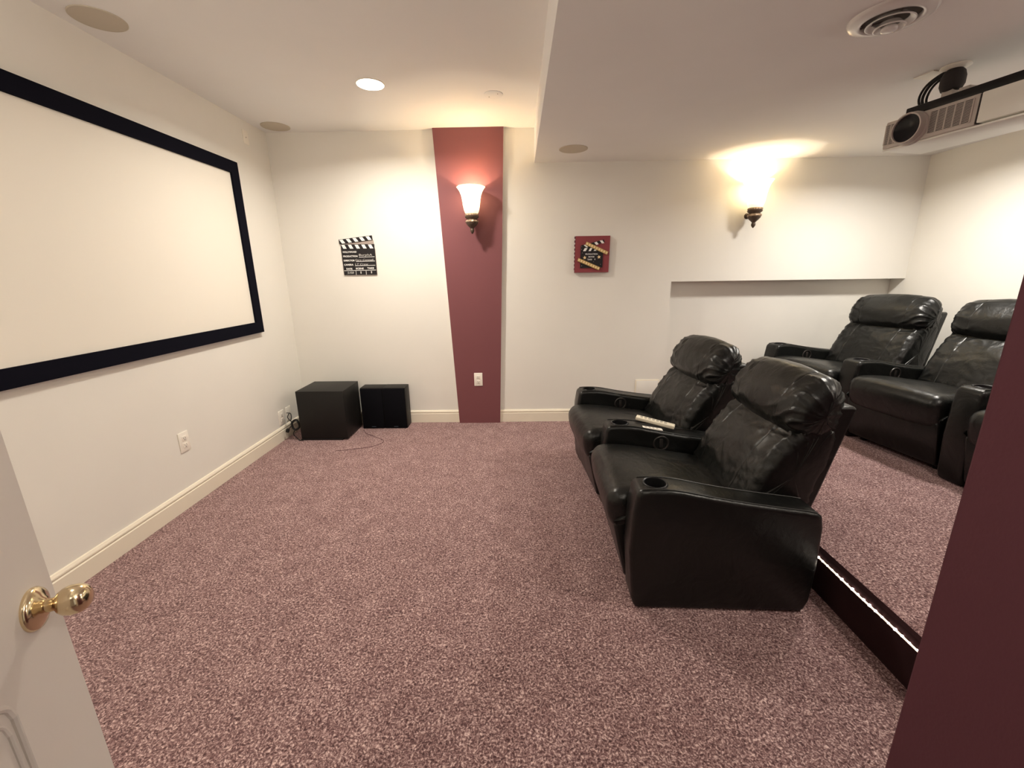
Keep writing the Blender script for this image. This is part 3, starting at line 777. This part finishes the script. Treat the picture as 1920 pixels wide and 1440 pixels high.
def end_mask(y, t, v): return max(0, (abs(y) - .45) / .55) ** .8
def build_recliner(label):
    ch = empty('recliner'); tag(ch, label, 'recliner', None)
    # base under the seat
    bm = bmesh.new(); box(bm, .035, -SW / 2 + .008, .035, .62, SW / 2 - .008, .31, bevel=.012)
    from_bm('base_frame', bm, M['leather'], ch)
    for fx in (.08, .58):
        for s in (-1, 1):
            bm = bmesh.new(); lathe(bm, [(0, 0), (.018, 0), (.018, .04), (0, .04)], 16, o=(fx, s * .22, 0)); from_bm('foot', bm, M['black_plastic'], ch)
    # foot rest panel
    bm = bmesh.new(); prism(bm, [(-.044, .30), (-.052, .28), (.000, .05), (.012, .035), (.040, .04), (.02, .30)], -SW / 2 + .004, SW / 2 - .004, 'y')
    o = from_bm('footrest_panel', bm, M['leather'], ch, angle=50)
    bv = o.modifiers.new('b', 'BEVEL'); bv.width = .012; bv.segments = 3; bv.limit_method = 'ANGLE'; bv.angle_limit = math.radians(50)
    bpy.context.view_layer.update(); finish_mesh(o); o.data.shade_smooth()
    # seat
    prof = [(-.078, .355), (-.074, .400), (-.042, .434), (.03, .440), (.14, .430), (.28, .408), (.42, .385), (.54, .365), (.56, .32), (.45, .30), (.20, .30), (.02, .29), (-.035, .262), (-.062, .29)]
    bm = pillow(prof, SW + .004, .055, 8, puff=.012, wr=.0030, wf=lambda y, t, v: max(0, min(1, (v.x - .22) / .2)) + .25 * max(0, abs(y) - .7) / .3, seed=3)
    from_bm('seat_cushion', bm, M['leather'], ch, angle=180)
    # lower back cushion
    prof = [(.455, .37), (.468, .43), (.505, .52), (.560, .61), (.612, .670), (.648, .705), (.70, .73), (.765, .72), (.775, .62), (.735, .47), (.70, .36), (.60, .33), (.50, .34)]
    def bm_mask(y, t, v): return .35 + .65 * max(0, (abs(y) - .35) / .65) + .4 * max(0, (v.y - .6) / .1) * (1 if v.x < .68 else 0)
    bm = pillow(prof, SW + .016, .045, 8, seams=(.55,), puff=.016, wr=.0085, wf=bm_mask, seed=11)
    from_bm('back_cushion', bm, M['leather'], ch, angle=180)
    # head cushion, overhanging the lower one
    prof = [(.640, .690), (.612, .715), (.600, .755), (.612, .810), (.648, .862), (.700, .897), (.745, .898), (.778, .868), (.793, .815), (.788, .755), (.768, .705), (.72, .675), (.68, .672)]
    def hm(y, t, v): return .12 + 1.0 * max(0, (abs(y) - .30) / .70)
    bm = pillow(prof, SW + .028, .070, 8, seams=(.55,), puff=.016, wr=.0095, wf=hm, seed=23, sag=lambda y, x_: .010 * y * y + .016 * (1 - y * y) * max(0, min(1, (.70 - x_) / .08)))
    from_bm('head_cushion', bm, M['leather'], ch, angle=180)
    # rear shell
    bm = bmesh.new(); prism(bm, [(.60, .10), (.672, .10), (.700, .30), (.745, .47), (.800, .70), (.824, .796), (.810, .804), (.735, .80), (.655, .72), (.600, .56), (.560, .36)], -SW / 2 - .001, SW / 2 + .001, 'y')
    o = from_bm('back_shell', bm, M['leather'], ch, angle=50)
    bv = o.modifiers.new('b', 'BEVEL'); bv.width = .010; bv.segments = 3; bv.limit_method = 'ANGLE'; bv.angle_limit = math.radians(50)
    bpy.context.view_layer.update(); finish_mesh(o); o.data.shade_smooth()
    return ch

def add_arm(ch, side, handle=True):
    a = ARM.copy(); C.objects.link(a); a.parent = ch; a.location = (0, side * SP / 2, 0)
    for k_ in ARM.children:
        if k_ is HANDLE and not handle: continue
        c = k_.copy(); C.objects.link(c); c.parent = a
    return a

base = build_recliner('proto')
def place(cup_a, cup_b, z, rot=None, label='', group='', first=False, near_arm=False, shift=(0, 0)):
    """cup_a: near cup holder, cup_b: far cup holder (room x,y)"""
    A = Vector(cup_a); B = Vector(cup_b); d_ = (B - A).normalized()
    r_ = math.atan2(-d_.x, d_.y) if rot is None else rot
    mid = (A + B) / 2; f = Vector((math.cos(r_), math.sin(r_))); org = mid - f * .078
    ch = base if first else copy_tree(base)
    ch.location = (org.x + shift[0], org.y + shift[1], z); ch.rotation_euler = (0, 0, r_)
    tag(ch, label, None, group)
    return ch
cups = {'n': (.512, 1.475), 'm': (.545, 2.155), 'f': (.483, 2.832)}
protos = []
c1 = place(cups['n'], cups['m'], 0, math.radians(-2), 'black leather recliner in the front row, nearest the door', 'black recliners in two rows', first=True)
c2 = place(cups['m'], cups['f'], 0, math.radians(3.6), 'black leather recliner in the front row, nearer the back wall', 'black recliners in two rows', shift=(-.004, .016))
c3 = place((2.306, 2.825), (2.116, 3.430), PZ, math.radians(11.5), 'black leather recliner on the platform, in the corner by the wall recess', 'black recliners in two rows')
c4 = place((2.365, 2.105), (2.293, 2.797), PZ, math.radians(9), 'black leather recliner on the platform, second from the wall recess', 'black recliners in two rows')
c5 = place((2.366, 1.396), (2.354, 2.078), PZ, math.radians(4), 'black leather recliner on the platform, mostly hidden by the maroon corner', 'black recliners in two rows')
for c in (c1, c2, c3, c4, c5): add_arm(c, 1)
add_arm(c1, -1, handle=False); add_arm(c5, -1, handle=False)
for k_ in list(ARM.children): bpy.data.objects.remove(k_)
bpy.data.objects.remove(ARM)

# ---------------------------------------------------------------- remotes on the middle arm
def seg_box(bm, pts, z0, z1, mi=0): prism(bm, pts, z0, z1, 'z', mi)
rm = empty('remote_control', (.735, 2.175, .505)); rm.rotation_euler = (0, math.radians(8), math.radians(-24))
tag(rm, 'long cream remote control lying on the middle front armrest', 'remote')
bm = bmesh.new(); box(bm, -.102, -.021, 0, .102, .021, .020, bevel=.005, seg=3); from_bm('casing', bm, M['remote'], rm)
bm = bmesh.new()
for i in range(7):
    for j in range(3): box(bm, -.08 + i * .021, -.012 + j * .009, .0195, -.067 + i * .021, -.006 + j * .009, .0212)
from_bm('keypad', bm, M['remote_key'], rm, smooth=False)
cd = empty('remote_control', (.705, 2.118, .4965)); cd.rotation_euler = (0, math.radians(8), math.radians(-3))
tag(cd, 'small thin white remote beside the long cream remote', 'remote')
bm = bmesh.new(); box(bm, -.052, -.015, 0, .052, .015, .006, bevel=.002); from_bm('casing', bm, M['plate'], cd)
bm = bmesh.new(); 
for i in range(4): box(bm, -.04 + i * .02, -.006, .0058, -.030 + i * .02, .006, .0068)
from_bm('keypad', bm, M['remote_key'], cd, smooth=False)

# ---------------------------------------------------------------- lights
def area(name, loc, size, e, col=(1, .88, .72), shape='DISK', rot=(0, 0, 0), spread=PI, sy=None):
    ld = bpy.data.lights.new(name, 'AREA'); ld.shape = shape; ld.size = size; ld.energy = e; ld.color = col; ld.spread = spread
    if sy: ld.size_y = sy
    o = bpy.data.objects.new(name, ld); o.location = loc; o.rotation_euler = rot; C.objects.link(o); return o
WC = (1, .915, .79)
area('downlight_a', (-.855, 2.832, H - .014), .15, 27, WC, spread=math.radians(158))
area('ceiling_fill_b', (-.90, .75, H - .012), .12, 2, WC, spread=math.radians(150))  # added fill lamp with no fixture, over the near left floor
area('downlight_c', (2.42, 2.735, HS - .012), .2, 27, (1, .94, .85), spread=math.radians(158))
area('ceiling_fill_d', (1.7, 1.0, HS - .012), .12, 11, WC, spread=math.radians(150))  # unseen fill added on the near right side, no fixture modelled
area('hall_fill_e', (.1, -.9, H - .012), .3, 2, WC)  # soft fill added behind the camera, not a real fitting
def glow(name, loc, e, size=.12, col=(1, .91, .78)):
    ld = bpy.data.lights.new(name, 'POINT'); ld.energy = e; ld.color = col; ld.shadow_soft_size = size
    o = bpy.data.objects.new(name, ld); o.location = loc; C.objects.link(o)
# added fill lamps without fixtures, out of view, to brighten the ceiling
glow('front_fill', (-1.15, .0, 1.80), 18)
glow('front_fill', (.50, -.05, 1.80), 14)
glow('side_fill', (2.85, .85, 1.65), 12)

w = bpy.data.worlds.new('World'); bpy.context.scene.world = w; w.use_nodes = True
bg = w.node_tree.nodes['Background']; bg.inputs['Color'].default_value = (1, .93, .84, 1); bg.inputs['Strength'].default_value = .5

# ---------------------------------------------------------------- camera
yaw, pitch, roll, fpx = -0.0168, 0.254, -0.0143, 791.8
cy, sy_ = math.cos(yaw), math.sin(yaw); cp, sp_ = math.cos(pitch), math.sin(pitch)
fwd = Vector((sy_ * cp, cy * cp, -sp_)); right = Vector((cy, -sy_, 0)); up = right.cross(fwd)
r_ = right * math.cos(roll) + up * math.sin(roll); u_ = -right * math.sin(roll) + up * math.cos(roll)
cam = bpy.data.cameras.new('camera'); co = bpy.data.objects.new('camera', cam); C.objects.link(co)
cam.sensor_width = 36; cam.sensor_fit = 'HORIZONTAL'; cam.lens = fpx / 1920 * 36; cam.clip_start = .02
co.matrix_world = Matrix(((r_.x, u_.x, -fwd.x, 0), (r_.y, u_.y, -fwd.y, 0), (r_.z, u_.z, -fwd.z, 1.3), (0, 0, 0, 1)))
bpy.context.scene.camera = co
vs = bpy.context.scene.view_settings
vs.view_transform = 'Standard'; vs.look = 'None'; vs.exposure = 0.12; vs.gamma = 1.0
bpy.context.scene.cycles.max_bounces = 10; bpy.context.scene.cycles.diffuse_bounces = 6
